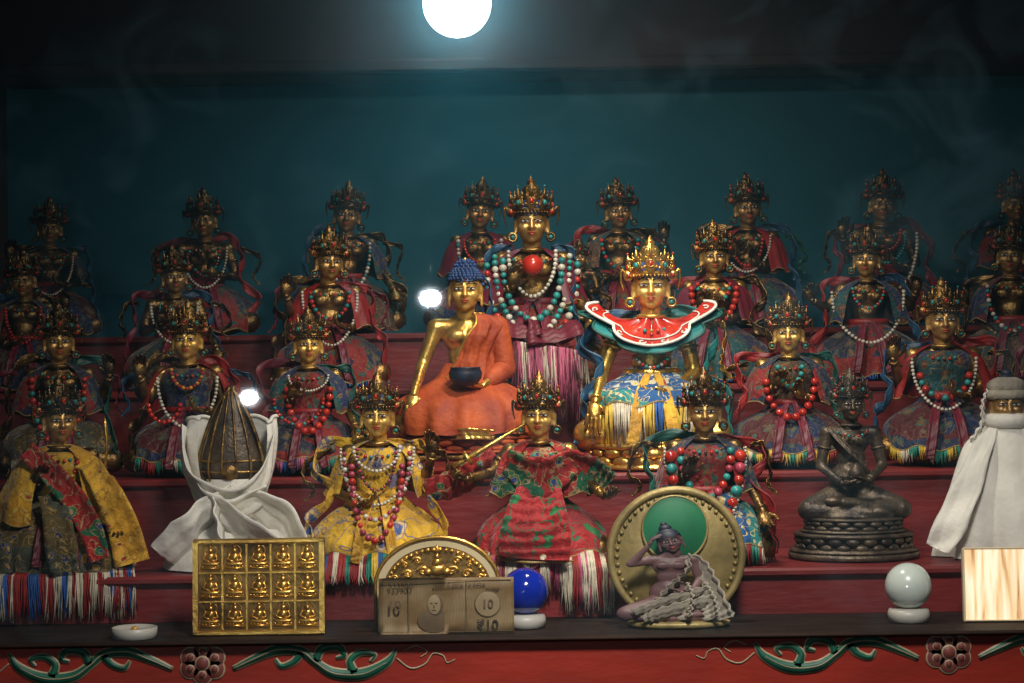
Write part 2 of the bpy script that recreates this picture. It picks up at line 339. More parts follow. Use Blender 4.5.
def head(skin,face,hair,crown='crown',jm=None):
    key=(skin.name,face.name,hair.name,crown)
    if key in _headc: return _headc[key]
    b=MB(); b.add(headgeo(),face); jm=jm or [CORAL,TURQ]
    for s in (-1,1):
        b.add(ell((s*.027,-.0665,.009),(.0165,.0055,.0048),12,8),EYEW)
        b.add(ell((s*.027,-.0705,.009),(.0066,.003,.0046),8,6),EYEK)
        b.add(tube(crv([(s*.009,-.070,.013),(s*.026,-.0735,.0165),(s*.045,-.060,.011)],8),.0026,5),EYEK)
        b.add(tube(crv([(s*.008,-.073,.030),(s*.028,-.070,.040),(s*.052,-.052,.031)],8),.0026,5),EYEK)
    b.add(ell((0,-.073,-.0395),(.0165,.005,.0042),10,6),LIP); b.add(ell((0,-.071,-.0475),(.0130,.005,.0045),10,6),LIP)
    b.add(ell((0,-.0735,.047),.004,6,5),CORAL)
    hc=[]
    th=np.linspace(0,2*PI,36,endpoint=False)
    for k,e in enumerate(np.linspace(0.0,1,10)):
        ph=e*PI/2; zl=np.where(np.sin(th)<0,.048+.006*np.cos(2*th),-.04)
        z=zl+(.112-zl)*math.sin(ph); rr=np.sqrt(np.clip(1-((z-.025)/.092)**2,0,1))
        hc.append(np.stack([.0775*rr*np.cos(th),.012+.086*rr*np.sin(th),z],-1))
    b.add(rings(np.array(hc),None,np.array([0,.012,.117])),hair)
    if crown=='curls':
        k=0
        for e in np.linspace(.05,1,9):
            n=max(4,int(26*math.cos(e*PI/2)))
            for j in range(n):
                a=2*PI*(j+.5*(k%2))/n; zl=.05 if math.sin(a)<0 else -.035
                z=zl+(.112-zl)*math.sin(e*PI/2); rr=math.sqrt(max(0,1-((z-.025)/.092)**2))
                b.add(ell((.079*rr*math.cos(a),.012+.087*rr*math.sin(a),z),.0088,7,5),hair)
            k+=1
        b.add(ell((0,.018,.108),(.046,.048,.032),14,9),hair)
        for e in (.1,.4,.7):
            n=int(14*math.cos(e*PI/2))
            for j in range(n):
                a=2*PI*j/n; b.add(ell((.046*math.cos(e*1.57)*math.cos(a),.018+.048*math.cos(e*1.57)*math.sin(a),.110+.030*math.sin(e*1.57)),.0085,7,5),hair)
        b.add(ell((0,.018,.142),(.009,.009,.009),8,6),skin)
    elif crown=='crown':
        b.add(htorus((0,.008,.058),.079,.008,(1,1.06,1.2)),skin)
        for j in range(17):
            a=-PI*.98+j*PI*.96/16; b.add(ell((.084*math.cos(a),.008+.09*math.sin(a),.048),.0055,6,5),skin)
        for i,a in enumerate((-74,-37,0,37,74)):
            h=(.082,.105,.125,.105,.082)[i]; lf=leaf(h,.048,skin,jm[i%2])
            ar=math.radians(a)
            M=np.array(Matrix.Translation((.086*math.sin(ar),.008-.092*math.cos(ar),.055))@Matrix.Rotation(ar,4,'Z')@Matrix.Rotation(math.radians(6),4,'X'))
            b.merge(lf,M)
        b.add(lathe([(.045,.09),(.052,.115),(.034,.135),(.04,.150),(.03,.165),(.018,.175),(.02,.185),(.010,.195),(.004,.205),(.001,.212)],16,(0,.02,0)),skin)
        for s in (-1,1):
            b.add(disc((s*.088,-.02,.05),.022,.012,14),skin); b.add(ell((s*.088,-.029,.05),.009,8,6),jm[0])
            b.add(torus((s*.083,-.012,-.058),.017,.006,None,16,6),skin); b.add(ell((s*.083,-.018,-.058),.009,8,6),jm[1])
            b.add(tube(crv([(s*.095,-.01,.05),(s*.115,-.005,.075),(s*.118,0,.03),(s*.108,0,-.01)],12),[.006]*6+[.005,.005,.004,.004,.003,.002],6),skin)
    elif crown=='knot':
        b.add(ell((0,.02,.115),(.04,.04,.035),14,9),hair); b.add(ell((0,.02,.15),(.022,.022,.02),10,7),hair)
    _headc[key]=b; return b
def ycloth(z): return float(np.interp(z,[-.2,0,.12,.2,.27,.33,.42,.5,.6,.66],[-.37,-.36,-.35,-.325,-.26,-.18,-.14,-.14,-.115,-.07]))
def necklace(b,mats,r,hw,top,bot,naked=False,xo=0,jit=.15):
    t=np.linspace(0,PI,400); x=hw*np.cos(t)*(1-.15*np.sin(t)**3); z=top-(top-bot)*np.sin(t)**.85
    d=np.concatenate([[0],np.cumsum(np.hypot(np.diff(x),np.diff(z)))]); k=max(6,int(d[-1]/(r*2.0)))
    u=(np.arange(k)+.5)/k*d[-1]
    for i,q in enumerate(u):
        xx=np.interp(q,d,x); zz=np.interp(q,d,z)
        yy=ycloth(zz)*(1 if not naked else .8)-r*.6+ xx*xx*1.6
        m=mats[i%len(mats)]
        rr=r*(1+random.uniform(-jit,jit)); b.add(ell((xx+xo,yy,zz),(rr,rr,rr*.95),9,6),m)
def fringe(b,pts,Ln,mats,n=150,edge=None,r=.0042,grp=9,floor=.004,wob=.006,over=None):
    P=np.asarray(pts); d=np.concatenate([[0],np.cumsum(np.linalg.norm(np.diff(P,axis=0),axis=1))])
    c=0;m=mats[0]
    for i in range(n):
        u=(i+random.random()*.6)/n*d[-1]; p=np.array([np.interp(u,d,P[:,k]) for k in range(3)])
        if c<=0: m=random.choice(mats); c=random.randint(max(1,grp//2),grp)
        c-=1; l=Ln*random.uniform(.75,1.12)
        a,e=random.uniform(-wob,wob),random.uniform(-wob,wob)*.7
        if over and edge is not None and abs(p[0])<over and p[1]<-.05:
            ye=min(p[1],edge-.012)-random.random()*.02; a*=1.6
            q0=np.array([p[0],p[1],max(p[2],.012)]); q1=np.array([p[0]*1.03,ye+.004,.014]); q2=np.array([p[0]*1.04,ye-.006,-.006])
            path=[q0,q1,q2,q2+np.array([a,-.002,-l*.5]),q2+np.array([a*2+e,-.003,-l])]
            if p[1]<edge-.012: path=[q0,q0+np.array([a,-.004,-l*.5]),q0+np.array([a*2,-.004,-l])]
            b.add(tube(path,[r]*(len(path)-1)+[r*.6],4),m); continue
        if edge is None or p[1]>edge: l=min(l,p[2]-floor)
        if l<.008: continue
        b.add(tube([p,p+np.array([a,e-.004,-l*.5]),p+np.array([a*2+random.uniform(-wob,wob),e*1.5-.003,-l])],[r,r*1.1,r*.6],4),m)
def lotus(b,h,g,sx=.37,sy=.29,petals=18):
    b.add(lathe([(.9,0),(1,.01),(1,h*.16),(.86,h*.28),(.78,h*.5),(.86,h*.78),(.94,h*.86),(.92,h),(.5,h+.002)],48,(0,-.05,0),sx,sy),g)
    for tier in (0,1):
        for j in range(petals):
            a=2*PI*(j+.5*tier)/petals; zc=h*(.34 if tier==0 else .66); rr=.88
            M=np.array(Matrix.Rotation(a,4,'Z'))
            b.add(ell((rr*sx*math.cos(a),-.05+rr*sy*math.sin(a),zc),(.02,.048,h*.19),9,7,M),g)
SK=[(.38,.115,.09,.01),(.335,.15,.12,.0),(.29,.22,.17,-.01),(.23,.275,.235,-.03),(.14,.30,.28,-.04),(.05,.315,.30,-.045),(.03,.32,.305,-.045)]
HS=1.17
def figure(pose='chest',skin=OLD,face=FACEO,hair=HAIRK,crown='crown',skirt=None,shawl=None,frng=None,flen=.08,necks=(),scarf=None,
           lift=0,seed=0,edge=None,yaw=0,tilt=0,skprof=None,baseM=None,fn=150,shprof=None,shgap=.62,sash=None,naked=False,gem=True,tunic=None,over=None,sash2=None):
    b=MB(); b.add(body(pose),skin)
    b.merge(head(skin,face,hair,crown),np.array(Matrix.Translation((0,-.014,.772))@Matrix.Rotation(yaw,4,'Z')@Matrix.Rotation(tilt,4,'Y')@Matrix.Diagonal((HS,HS,HS,1))))
    if tunic:
        g,_=bell([(.615,.10,.06,.01),(.60,.145,.082,.005),(.54,.148,.105,-.005),(.45,.122,.095,0),(.36,.125,.10,.01)],60,14,.02,8,None,seed); b.add(g,tunic)
    if skirt:
        g,h=bell(skprof or SK,170,34,.065,9,None,seed,0,.014,1.1,.16); b.add(g,skirt)
        hp=np.vstack([h,h[:1]])
        b.add(tube(hp,.005,5,False),PIPE)
        if frng: fringe(b,hp,flen,frng,fn*2,edge,over=over)
        b.add(htorus((0,.01,.375),.12,.02,(1,.82,1)),sash or C_RED)
        for s in (-1,1):
            b.add(ribbon([(s*.02,-.12,.37),(s*.05,-.2,.30),(s*.07,-.30,.22),(s*.09,-.345,.1),(s*.1,-.36,.05)],[.03,.05,.055,.05],(1,0,0),30,.004),sash2 or sash or C_PLUM)
    else:
        b.add(ribbon([(-.13,-.06,.30),(0,-.14,.285),(.13,-.06,.30)],[.03,.04,.03],(0,0,1),20),skin)
    if shawl:
        g,h=bell(shprof or [(.655,.05,.05,.01),(.63,.12,.075,.01),(.585,.195,.10,.005),(.51,.235,.13,-.005),(.42,.26,.15,-.01),(.37,.28,.16,-.01)],90,18,.05,9,(-PI/2+shgap,2*PI-PI/2-shgap),seed+3,0,.014,1.2)
        b.add(g,shawl); b.add(tube(h,.004,5),PIPE)
    if scarf:
        rr=random.Random(seed*7+1)
        for s in (-1,1):
            m=scarf[0] if s<0 else scarf[-1]; j=lambda q=.035: rr.uniform(-q,q)
            b.add(ribbon([(s*.05,.06,.64),(s*.16,.05,.66+j()),(s*(.26+j()),.05,.62+j()),(s*(.30+j()),.0,.5),(s*(.25+j()),-.06,.42),(s*(.28+j()),-.12,.33),(s*(.34+j()),-.12,.25+j()),(s*(.33+j()),-.14,.13),(s*.36,-.15,.05)],[.05,.06,.055,.06,.05,.055,.06,.05,.02],(0,-.3,1),60,.010),m)
            if rr.random()<.6: b.add(ribbon([(s*.24,.03,.6),(s*(.34+j()),.02,.57+j()),(s*(.36+j()),.0,.46),(s*.33,-.02,.40),(s*.38,-.03,.34)],[.03,.04,.035,.03,.01],(0,-.6,1),40,.006),scarf[len(scarf)//2])
    if gem:
        b.add(htorus((0,-.005,.638),.062,.010,(1,.95,1)),skin)
        for j in range(11):
            a=-PI+PI*j/10; b.add(ell((.10*math.cos(a),-.01+.105*math.sin(a),.60-.03*abs(math.sin(a))),.010,7,5),(CORAL,TURQ,skin)[j%3])
        for s,(el,wr,hd,pn,cu) in zip((-1,1),POSE[pose]):
            sh=np.array((s*.155,.015,.585)); el=np.array(el); wr=np.array(wr)
            for p0,p1,t,r in ((sh,el,.45,.045),(el,wr,.9,.028)):
                c=p0+(p1-p0)*t; d=(p1-p0)/np.linalg.norm(p1-p0); b.add(tube([c-d*.01,c-d*.004,c+d*.004,c+d*.01],[r*.9,r*1.1,r*1.1,r*.9],14),skin)
    for nk in necks: necklace(b,*nk[:5],naked=naked,xo=nk[5] if len(nk)>5 else 0)
    if lift:
        o=MB(); lotus(o,lift,baseM or skin); o.merge(b,np.array(Matrix.Translation((0,0,lift-.035)))); b=o
    return b
# ------------------------------------------------------------------ room shell and altar
def boxobj(name,x0,x1,y0,y1,z0,z1,mat):
    b=MB(); b.add(box(((x0+x1)/2,(y0+y1)/2,(z0+z1)/2),(x1-x0,y1-y0,z1-z0)),mat,False); return b.build(name)
XL,XR,YB,ZC=-1.12,1.26,1.46,.84
boxobj('wall_back',XL,XR,YB,YB+.05,-1.5,ZC,WALLM)
boxobj('wall_left',XL-.05,XL,-.06,YB+.05,-1.5,ZC,SIDEM)
boxobj('wall_right',XR,XR+.05,-.06,YB+.05,-1.5,ZC,SIDEM)
boxobj('ceiling',XL-.05,XR+.05,-.06,YB+.05,ZC,ZC+.04,CEILM)
boxobj('floor',-3,3,-4.4,YB+.05,-1.55,-1.5,FLOORM)
xc=(XL+XR)/2; ww=XR-XL-.012
b=MB(); b.add(box((xc,1.40,.705),(ww,.10,.26),None,.01),CEILM,False); b.add(box((xc,1.335,.60),(ww,.03,.03),None,.006),CEILM,False)
b.build('trim_1')
b=MB(); b.add(box((xc,-.03,.74),(ww,.04,.19),None,.01),CEILM,False); b.build('trim_2')
LV=[(.15,-.363),(.45,-.230),(.75,-.085),(1.05,.02)]; yb=YB-.006
b=MB(); b.add(box((xc,(yb+.012)/2,-.975),(ww,yb-.012,1.045)),WOODR,False); b.add(box((xc,(yb-.046)/2,-.4405),(ww,yb+.046,.0075),None,.003),EDGE,False)
b.build('altar_table')
pz=-.4365
for ey,z in LV:
    b=MB(); b.add(box((xc,(ey+.012+yb)/2,(pz+z-.014)/2),(ww,yb-ey-.012,z-.014-pz)),WOODR,False)
    b.add(box((xc,(ey+yb)/2,z-.007),(ww,yb-ey,.014),None,.004),WOODR,False); b.build('altar_step')
    pz=z+.0005
b=MB(); b.add(box((xc,-.010,-.522),(ww,.035,.155),None,.003),FASC,False)
FY=-.028
def scroll(cx,cz,k=.0015):
    def S(P,w,m,dx=1,o=0,yy=0): b.add(flat([(cx+dx*x*k,cz+z*k) for x,z in P],[(q+o)*k for q in w],FY-yy),m)
    for dx in (-1,1):
        st=[([(30,-6),(52,4),(74,12),(98,10),(112,-1),(130,-12),(158,-13),(182,-2),(192,12)],[3,6,9,8,6,9,10,7,1]),
            ([(98,9),(90,0),(78,-4),(72,3)],[7,5,4,1]),([(112,0),(118,12),(134,14),(140,6),(132,3)],[6,7,6,4,1]),
            ([(150,-12),(146,0),(156,8),(170,6),(166,-1)],[7,6,5,3,1])]
        for P,w in st: S(P,w,P_CRM,dx,3,0)
        for P,w in st: S(P,w,P_GRN,dx,0,.0008)
        for P in ([(30,-6),(52,4),(74,12),(98,10),(112,-1),(130,-12),(158,-13),(182,-2)],): S(P,[.8,1.2,1.2,1.2,.5],P_CRM,dx,0,.0016)
        S([(192,2),(206,-8),(220,-4),(228,6),(238,4),(242,-3),(250,0)],[1.4,1.6,1.4,1.2,1],P_CRM,dx)
        S([(200,10),(212,14),(222,8),(216,3)],[1.2,1.4,1.2,1],P_CRM,dx)
    for j in range(6):
        a=2*PI*j/6+.5; c=(cx+14*k*math.cos(a),FY-.001,cz+11.5*k*math.sin(a))
        b.add(disc(c,10.5*k,.002,24),P_CRM); b.add(disc((c[0],c[1]-.0012,c[2]),8.9*k,.002,24),P_PNK)
        b.add(disc((c[0],c[1]-.002,c[2]),4.3*k,.002,16),P_CRM);b.add(disc((c[0],c[1]-.003,c[2]),3.3*k,.002,16),P_PNK)
    b.add(disc((cx,FY-.003,cz),7.5*k,.003,24),P_CRM); b.add(disc((cx,FY-.0045,cz),6*k,.003,24),P_PNK)
scroll(-.466,-.4710); scroll(.642,-.4700)
b.build('painted_fascia_board')
m=bpy.data.materials.new('dusty_hazed_case_glass'); m.use_nodes=True; nt=m.node_tree; nt.nodes.clear()
o=nt.nodes.new('ShaderNodeOutputMaterial'); t=nt.nodes.new('ShaderNodeBsdfTransparent'); g=nt.nodes.new('ShaderNodeBsdfGlossy'); g.inputs['Roughness'].default_value=.02
mx=nt.nodes.new('ShaderNodeMixShader'); mx.inputs[0].default_value=.05
nt.links.new(t.outputs[0],mx.inputs[1]); nt.links.new(g.outputs[0],mx.inputs[2])
df=nt.nodes.new('ShaderNodeBsdfDiffuse'); df.inputs[0].default_value=(.40,.78,.95,1)  # smudges plus a pale blue haze painted into the pane
v=coords(nt,(1,1,1)); n1=noise(nt,v,7.0,4,1.2); r1=ramp(nt,[(.50,(.009,.009,.009)),(.80,(.040,.040,.040))]); L(nt,n1.outputs[0],r1.inputs[0])
m2=nt.nodes.new('ShaderNodeMixShader'); L(nt,r1.outputs[0],m2.inputs[0]); L(nt,mx.outputs[0],m2.inputs[1]); L(nt,df.outputs[0],m2.inputs[2])
L(nt,m2.outputs[0],o.inputs[0])
b=MB(); b.add((np.array([(XL+.01,0,-.4365),(XR-.01,0,-.4365),(XR-.01,0,.64),(XL+.01,0,.64)],float),[np.array([[0,1,2,3]])]),m,False); b.build('glass_pane',(0,-.04,0))
# ------------------------------------------------------------------ statues
Rb,Tq,Pl,Ab,Dk,Pk=CORAL,TURQ,PEARL,AMBER,DKB,PINKB
def place(fig,name,x,y,z,H,lift=0,rz=0): return fig.build(name,(x,y,z+.0015),H/(1.02+max(0,lift-.035)),rz)
poses=['raise','chest','give','dhyana','raise2','chest','raise','give']
z4=.02
SHW=[BR_DRED,None,BR_TEAL,C_PLUM,BR_BRN,C_RED,None,BR_DRED]; SKW=[BR_NAVY,BR_DRED,BR_BRN,BR_NAVY,BR_DRED,BR_TEAL,BR_DRED,BR_BRN]
for i,(x,top) in enumerate([(-.970,.30),(-.645,.315),(-.344,.325),(-.063,.33),(.227,.325),(.50,.33),(.783,.335),(1.063,.33)]):
    nk=[[([Rb,Tq],.010,.10,.6,.45),([Pl],.009,.16,.6,.3)],[([Tq,Rb],.011,.10,.60,.40),([Pl],.010,.15,.6,.32)],[([Pl,Pl,Tq],.013,.14,.6,.28)],[([Pl,Pl,Tq],.013,.14,.6,.28),([Rb],.01,.1,.6,.45)],
        [([Tq,Rb],.014,.12,.60,.40)],[([Rb],.012,.1,.58,.4),([Pl],.009,.15,.6,.36)],[([Pl],.012,.21,.60,.22),([Rb],.011,.1,.62,.48),([Tq],.010,.13,.6,.4)],[([Rb,Pl],.014,.13,.6,.34)]][i]
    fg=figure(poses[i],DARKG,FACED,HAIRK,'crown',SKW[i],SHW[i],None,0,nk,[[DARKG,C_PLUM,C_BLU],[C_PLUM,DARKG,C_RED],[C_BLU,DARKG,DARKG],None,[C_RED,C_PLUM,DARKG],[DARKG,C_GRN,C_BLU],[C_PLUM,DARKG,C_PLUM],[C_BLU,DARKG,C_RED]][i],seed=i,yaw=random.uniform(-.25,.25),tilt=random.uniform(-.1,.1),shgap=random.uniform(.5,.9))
    place(fg,'bodhisattva_statue',x,1.21,z4,top,0,random.uniform(-.15,.15)-x*.15)
z3=-.085
for i,(x,H) in enumerate([(-.95,.28),(-.657,.285),(-.355,.318),(.396,.318),(.694,.305),(.975,.31)]):
    nk=[[([Rb],.012,.12,.6,.34)],[([Pl],.011,.16,.6,.32),([Tq],.01,.1,.6,.45)],[([Tq,Rb,Rb],.014,.12,.6,.42),([Pl],.010,.17,.6,.26)],
        [([Rb],.02,.14,.6,.36),([Rb,Tq],.014,.1,.62,.48)],[([Pl],.012,.23,.58,.24),([Tq,Rb],.011,.1,.6,.46)],[([Rb,Tq,Pl],.015,.15,.6,.3)]][i]
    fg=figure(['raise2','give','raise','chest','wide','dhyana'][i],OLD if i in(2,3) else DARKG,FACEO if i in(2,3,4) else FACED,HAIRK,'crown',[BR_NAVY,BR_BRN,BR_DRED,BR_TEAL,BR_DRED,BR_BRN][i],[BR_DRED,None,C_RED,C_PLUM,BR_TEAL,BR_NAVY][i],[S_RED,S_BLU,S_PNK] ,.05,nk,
       [[C_BLU,DARKG,DARKG],[C_PLUM,DARKG,C_BLU],[DARKG,C_PLUM,C_RED],[C_RED,DARKG,DARKG],[C_RED,DARKG,C_BLU],[DARKG,C_PLUM,C_BLU]][i],seed=20+i,fn=70,yaw=random.uniform(-.25,.25),tilt=random.uniform(-.1,.1))
    place(fg,'bodhisattva_statue',x,.90,z3,H,0,random.uniform(-.1,.1)-x*.15)
fg=figure('give',OLD,FACEO,HAIRB,'crown',BR_DRED,C_PLUM,[S_PNK,S_PNK,S_WHT],.12,
   [([Pl,Tq,Tq,Pl],.016,.19,.62,.20),([Tq,Pl,Tq],.018,.15,.60,.28),([Pl],.011,.12,.64,.40),([Tq,Pl,Rb],.019,.23,.58,.14)],None,seed=33,lift=.08,fn=60,sash=C_PLUM)
for s in (-1,1): fg.add(ribbon([(s*.10,.02,.70),(s*.2,.0,.68),(s*.235,-.05,.56),(s*.2,-.12,.42),(s*.23,-.2,.3),(s*.22,-.26,.16)],[.03,.05,.05,.05,.045,.03],(0,-.4,1),50,.008),C_BLU)
fg.add(ell((0.0,-.19,.60),(.056,.05,.053),18,12),CORAL)
place(fg,'crowned_buddha_statue',.041,.88,z3,.405,.08)
b=MB()
b.add(ribbon([(-.07,.03,.10),(-.055,.0,.11),(-.05,-.03,.085)],[.05,.06,.07],(1,0,0),20,.002),C_PLUM)
b.add(ribbon([(-.03,.03,.085),(.0,.0,.10),(.01,-.03,.075)],[.08,.1,.11],(1,0,0),20,.002),C_PLUM)
fringe(b,[(-.07,-.03,.085),(-.03,-.034,.078),(.03,-.034,.07),(.065,-.03,.06)],.125,[S_PNK,S_PNK,C_PLUM,S_WHT],220,0.5,.0009,6,0,.006)
b.build('tassel_fringe',(.072,.715,-.083))
fg=figure('raise',DARKG,FACED,HAIRK,'crown',None,None,None,0,(),[DARKG,DARKG,DARKG],seed=2,lift=.12); place(fg,'attendant_statuette',.142,1.12,z4,.19,.12)
z2=-.230; e2=.45
def L2(x,H,pose,sk,sh,fr,nk,sc,skin=OLD,face=FACEG,seed=0,yaw=0,y=.575,**k):
    fg=figure(pose,skin,face,HAIRK,'crown',sk,sh,fr,.07,nk,sc,seed=seed,edge=(e2-y)/H,yaw=yaw,fn=150,**k)
    place(fg,'bodhisattva_statue',x,y,z2,H,0,-x*.2)
SKF=[(.38,.115,.09,.01),(.335,.15,.12,.0),(.29,.22,.17,-.01),(.23,.27,.235,-.03),(.16,.295,.28,-.04),(.10,.31,.30,-.045)]
L2(-.81,.313,'raise2',BR_GRN,BR_DRED,[S_RED,S_YEL,S_WHT],[([Rb,Rb,Rb,Tq],.019,.15,.58,.20)],[DARKG,C_PLUM,C_GRN],DARKG,FACEO,50,.15,skprof=SKF)
L2(-.58,.313,'raise',BR_NAVY,C_RED,[S_WHT,S_RED,S_GRN],[([Pl],.011,.17,.57,.28),([Rb],.014,.09,.42,.31,-.13),([Ab,Rb],.011,.09,.62,.5)],[DARKG,C_BLU,C_RED],OLD,FACEG,51,-.1,skprof=SKF,tunic=BR_NAVY,shgap=1.0)
L2(-.364,.298,'give',BR_DRED,BR_TEAL,[S_WHT,S_GRN,S_PNK,S_BLU],[([Rb],.022,.13,.53,.26),([Rb,Rb,Tq],.012,.15,.46,.3,-.06),([Pl],.008,.12,.6,.5)],[C_PLUM,OLD,C_GRN],OLD,FACEG,52,.1,skprof=SKF,tunic=BR_DRED)
L2(.495,.31,'chest',BR_NAVY,BR_DRED,[S_YEL,S_GRN,S_RED,S_WHT],[([Rb],.024,.14,.52,.29),([Tq],.018,.07,.6,.47)],[C_RED,OLD,C_GRN],OLD,FACEG,53,-.1,skprof=SKF,tunic=BR_BRN)
L2(.77,.335,'raise',BR_NAVY,C_RED,[S_YEL,S_WHT,S_GRN],[([Rb,Tq],.019,.13,.50,.36),([Pl],.010,.17,.58,.30)],[C_BLU,OLD,C_RED],OLD,FACEO,54,.12,skprof=SKF,shgap=.9,tunic=BR_TEAL)
L2(1.0,.32,'chest',BR_DRED,BR_NAVY,[S_YEL,S_RED],[([Rb,Tq],.018,.13,.50,.36)],[C_PLUM,OLD,C_RED],DARKG,FACEO,55,skprof=SKF)
# Buddha with orange robe
fg=figure('touch',GOLD,FACEG,HAIRB,'curls',None,None,None,0,(),None,gem=False)
g,_=bell([(.40,.11,.085,.01),(.33,.155,.12,.0),(.27,.235,.185,-.02),(.2,.31,.26,-.05),(.11,.345,.285,-.06),(.045,.345,.285,-.06)],130,26,.05,11,None,4,0,.006,1.0,.15); fg.add(g,ORANGE)
th=np.linspace(-PI*.72,PI*.62,90); R=[]
for t in np.linspace(0,1,30):
    row=[]
    for a in th:
        ztop=.655-.34*min(1,max(0,(-PI*.36-a)/(PI*.36)))
        z=ztop+( .30-ztop)*t
        rx=float(np.interp(z,[.28,.36,.45,.54,.60,.64,.66],[.17,.15,.145,.185,.205,.15,.07])); ry=float(np.interp(z,[.28,.36,.45,.54,.6,.66],[.14,.11,.10,.118,.095,.06]))
        w=1+.045*math.sin(13*a+9*t)+.02*math.sin(23*a-5*t)
        row.append((rx*w*math.cos(a),.005+ry*w*math.sin(a),z))
    R.append(row)
fg.add(rings(np.array(R),closed=False),ORANGE); R=np.array(R); fg.add(tube(R[0],.007,6),GOLD); fg.add(tube(R[:,0],.007,6),GOLD)
el,wr=POSE['touch'][1][:2]; fg.add(cat([cap((.165,.015,.585),el,.06,.058,16),cap(el,tuple(np.array(el)*.35+np.array(wr)*.65),.058,.042,16)]),ORANGE)
fg.add(lathe([(.03,0),(.06,.01),(.082,.04),(.085,.07),(.075,.09),(.08,.096),(.07,.092),(.06,.05),(.01,.03)],28,(0,-.225,.285)),HAIRK)
fg.add(ribbon([(-.12,-.2,.03),(0,-.36,.05),(.14,-.31,.04)],[.05,.06,.05],(0,0,1),30,.004),GOLD)
o=MB(); o.add(box((0,-.06,.045),(.78,.56,.09),None,.015),FASC,False); o.add(box((0,-.06,.08),(.82,.6,.02),None,.006),OLD,False)
lb=MB(); lotus(lb,.09,ORANGE,.37,.27); o.merge(lb,np.array(Matrix.Translation((0,0,.09)))); o.merge(fg,np.array(Matrix.Translation((0,0,.15))))
o.build('seated_buddha_statue',(-.083,.61,z2+.001),.348)
# golden Tara
b=figure('touch',GOLD,FACEG,HAIRB,'crown',BR_BLUE,None,[S_WHT,S_YEL,S_BLU,S_WHT,S_YEL],.20,[([Tq,Rb,Pl],.009,.09,.50,.40)],[C_BLU,GOLD,C_TEAL],seed=61,edge=-5,fn=120,
  skprof=[(.40,.115,.09,.01),(.36,.15,.12,.0),(.33,.2,.17,-.01),(.30,.255,.22,-.03),(.26,.28,.26,-.04),(.235,.285,.275,-.045)],naked=True,sash=GOLD,sash2=BR_YEL2)
def collar(b,R1,wing,drop,mat,line,nl,ph,sc,base=.0,curl=True,y0=0):
    N=181; th=np.linspace(0,2*PI,N); rows=[]
    lobes=1+sc*(np.abs(np.sin(nl*th/2+ph))-.5)
    for t in np.linspace(0,1,14):
        rr=(.065+(R1-.065)*t)*(1+(lobes-1)*t); fr=np.clip(-np.sin(th),0,1)
        z=.628+base+wing*np.abs(np.cos(th))**2*t**2-.05*t*(1-t)-drop*(fr**2)*t**.9-.05*(1-fr)*(1-np.abs(np.cos(th)))*t
        rows.append(np.stack([rr*np.cos(th),y0+np.sin(th)*(.06+(.15-.06)*t)*(lobes),z],-1))
    R=np.array(rows); b.add(rings(R,closed=False),mat); b.add((lambda q:(q[0]+np.array([0,.002,-.006]),q[1]))(rings(R,closed=False)),mat)
    b.add(tube(R[-1],.0075,6),line); b.add(tube(R[9]+np.array([0,-.004,.002]),.0036,5),line)
    if curl:
        for j in range(nl*2):
            i=int(N*(j+.5)/(nl*2))%N; c=R[11,i]; tx=R[11,(i+2)%N]-R[11,i-2]; tx/=np.linalg.norm(tx)+1e-9; dn=R[13,i]-R[8,i]; dn/=np.linalg.norm(dn)+1e-9
            pts=[c+tx*.020*q*math.cos(a)+dn*.016*q*math.sin(a)+np.array([0,-.006,.004]) for q,a in zip(np.linspace(1,.2,14),np.linspace(0,5.5,14))]
            b.add(tube(pts,.0036,5),line)
collar(b,.315,.05,.150,C_TEAL,C_GRN,12,.4,.20,-.012,False)
collar(b,.285,.075,.130,CORAL,WHITE,8,0,.26,.004)
g2=MB(); lotus(g2,.12,GOLD,.34,.27); g2.merge(b,np.array(Matrix.Translation((0,0,.07))))
g2.build('golden_tara_statue',(.25,.59,z2+.001),.382,-.05)
# level 1
z1=-.363; e1=.15; y1=.265
def L1(name,x,H,y=y1,rz=0,extra=None,**k):
    fg=figure(edge=(e1-y)/H-.005,**k)
    if extra: extra(fg)
    return place(fg,name,x,y,z1,H,0,rz)
def exL(f):
    f.add(ribbon([(-.16,-.09,.63),(-.02,-.17,.50),(.1,-.26,.36),(.18,-.34,.22),(.22,-.38,.08)],[.10,.12,.13,.12,.1],(1,0,.4),40,.006),BR_RED)
    f.add(ribbon([(-.05,-.18,.4),(0,-.30,.3),(.03,-.40,.15),(.05,-.43,.03)],[.1,.14,.16,.14],(1,0,0),40,.006),BR_GRN)
    f.add(ribbon([(.15,-.12,.55),(.25,-.24,.42),(.33,-.28,.25),(.38,-.3,.05)],[.1,.14,.16,.18],(1,0,0),40,.01),BR_YEL2)
    f.add(tube(crv([(.22,-.14,.44),(.25,-.15,.62),(.24,-.14,.80)],12),[.012,.008,.007,.007,.007,.007,.007,.007,.009,.012,.010,.002],8),GOLD)
L1('yellow_robed_statue',-.742,.318,.27,.15,exL,pose='give',skin=DARKG,face=FACEO,hair=HAIRB,crown='crown',skirt=BR_GRN,shawl=BR_YEL2,frng=[S_WHT,S_RED,S_RED,S_WHT,S_BLU,S_WHT],flen=.20,seed=71,yaw=.3,over=.40,
   necks=(([Ab,Rb],.012,.1,.6,.45),),fn=350,shgap=.45,tunic=BR_YEL2,
   shprof=[(.655,.05,.05,.01),(.63,.12,.075,.01),(.585,.20,.11,.005),(.45,.27,.19,-.01),(.36,.31,.24,-.02),(.26,.33,.27,-.02)],
   skprof=[(.38,.115,.09,.01),(.335,.17,.13,.0),(.29,.26,.18,-.01),(.2,.32,.26,-.04),(.1,.35,.31,-.05),(.01,.36,.33,-.05)])
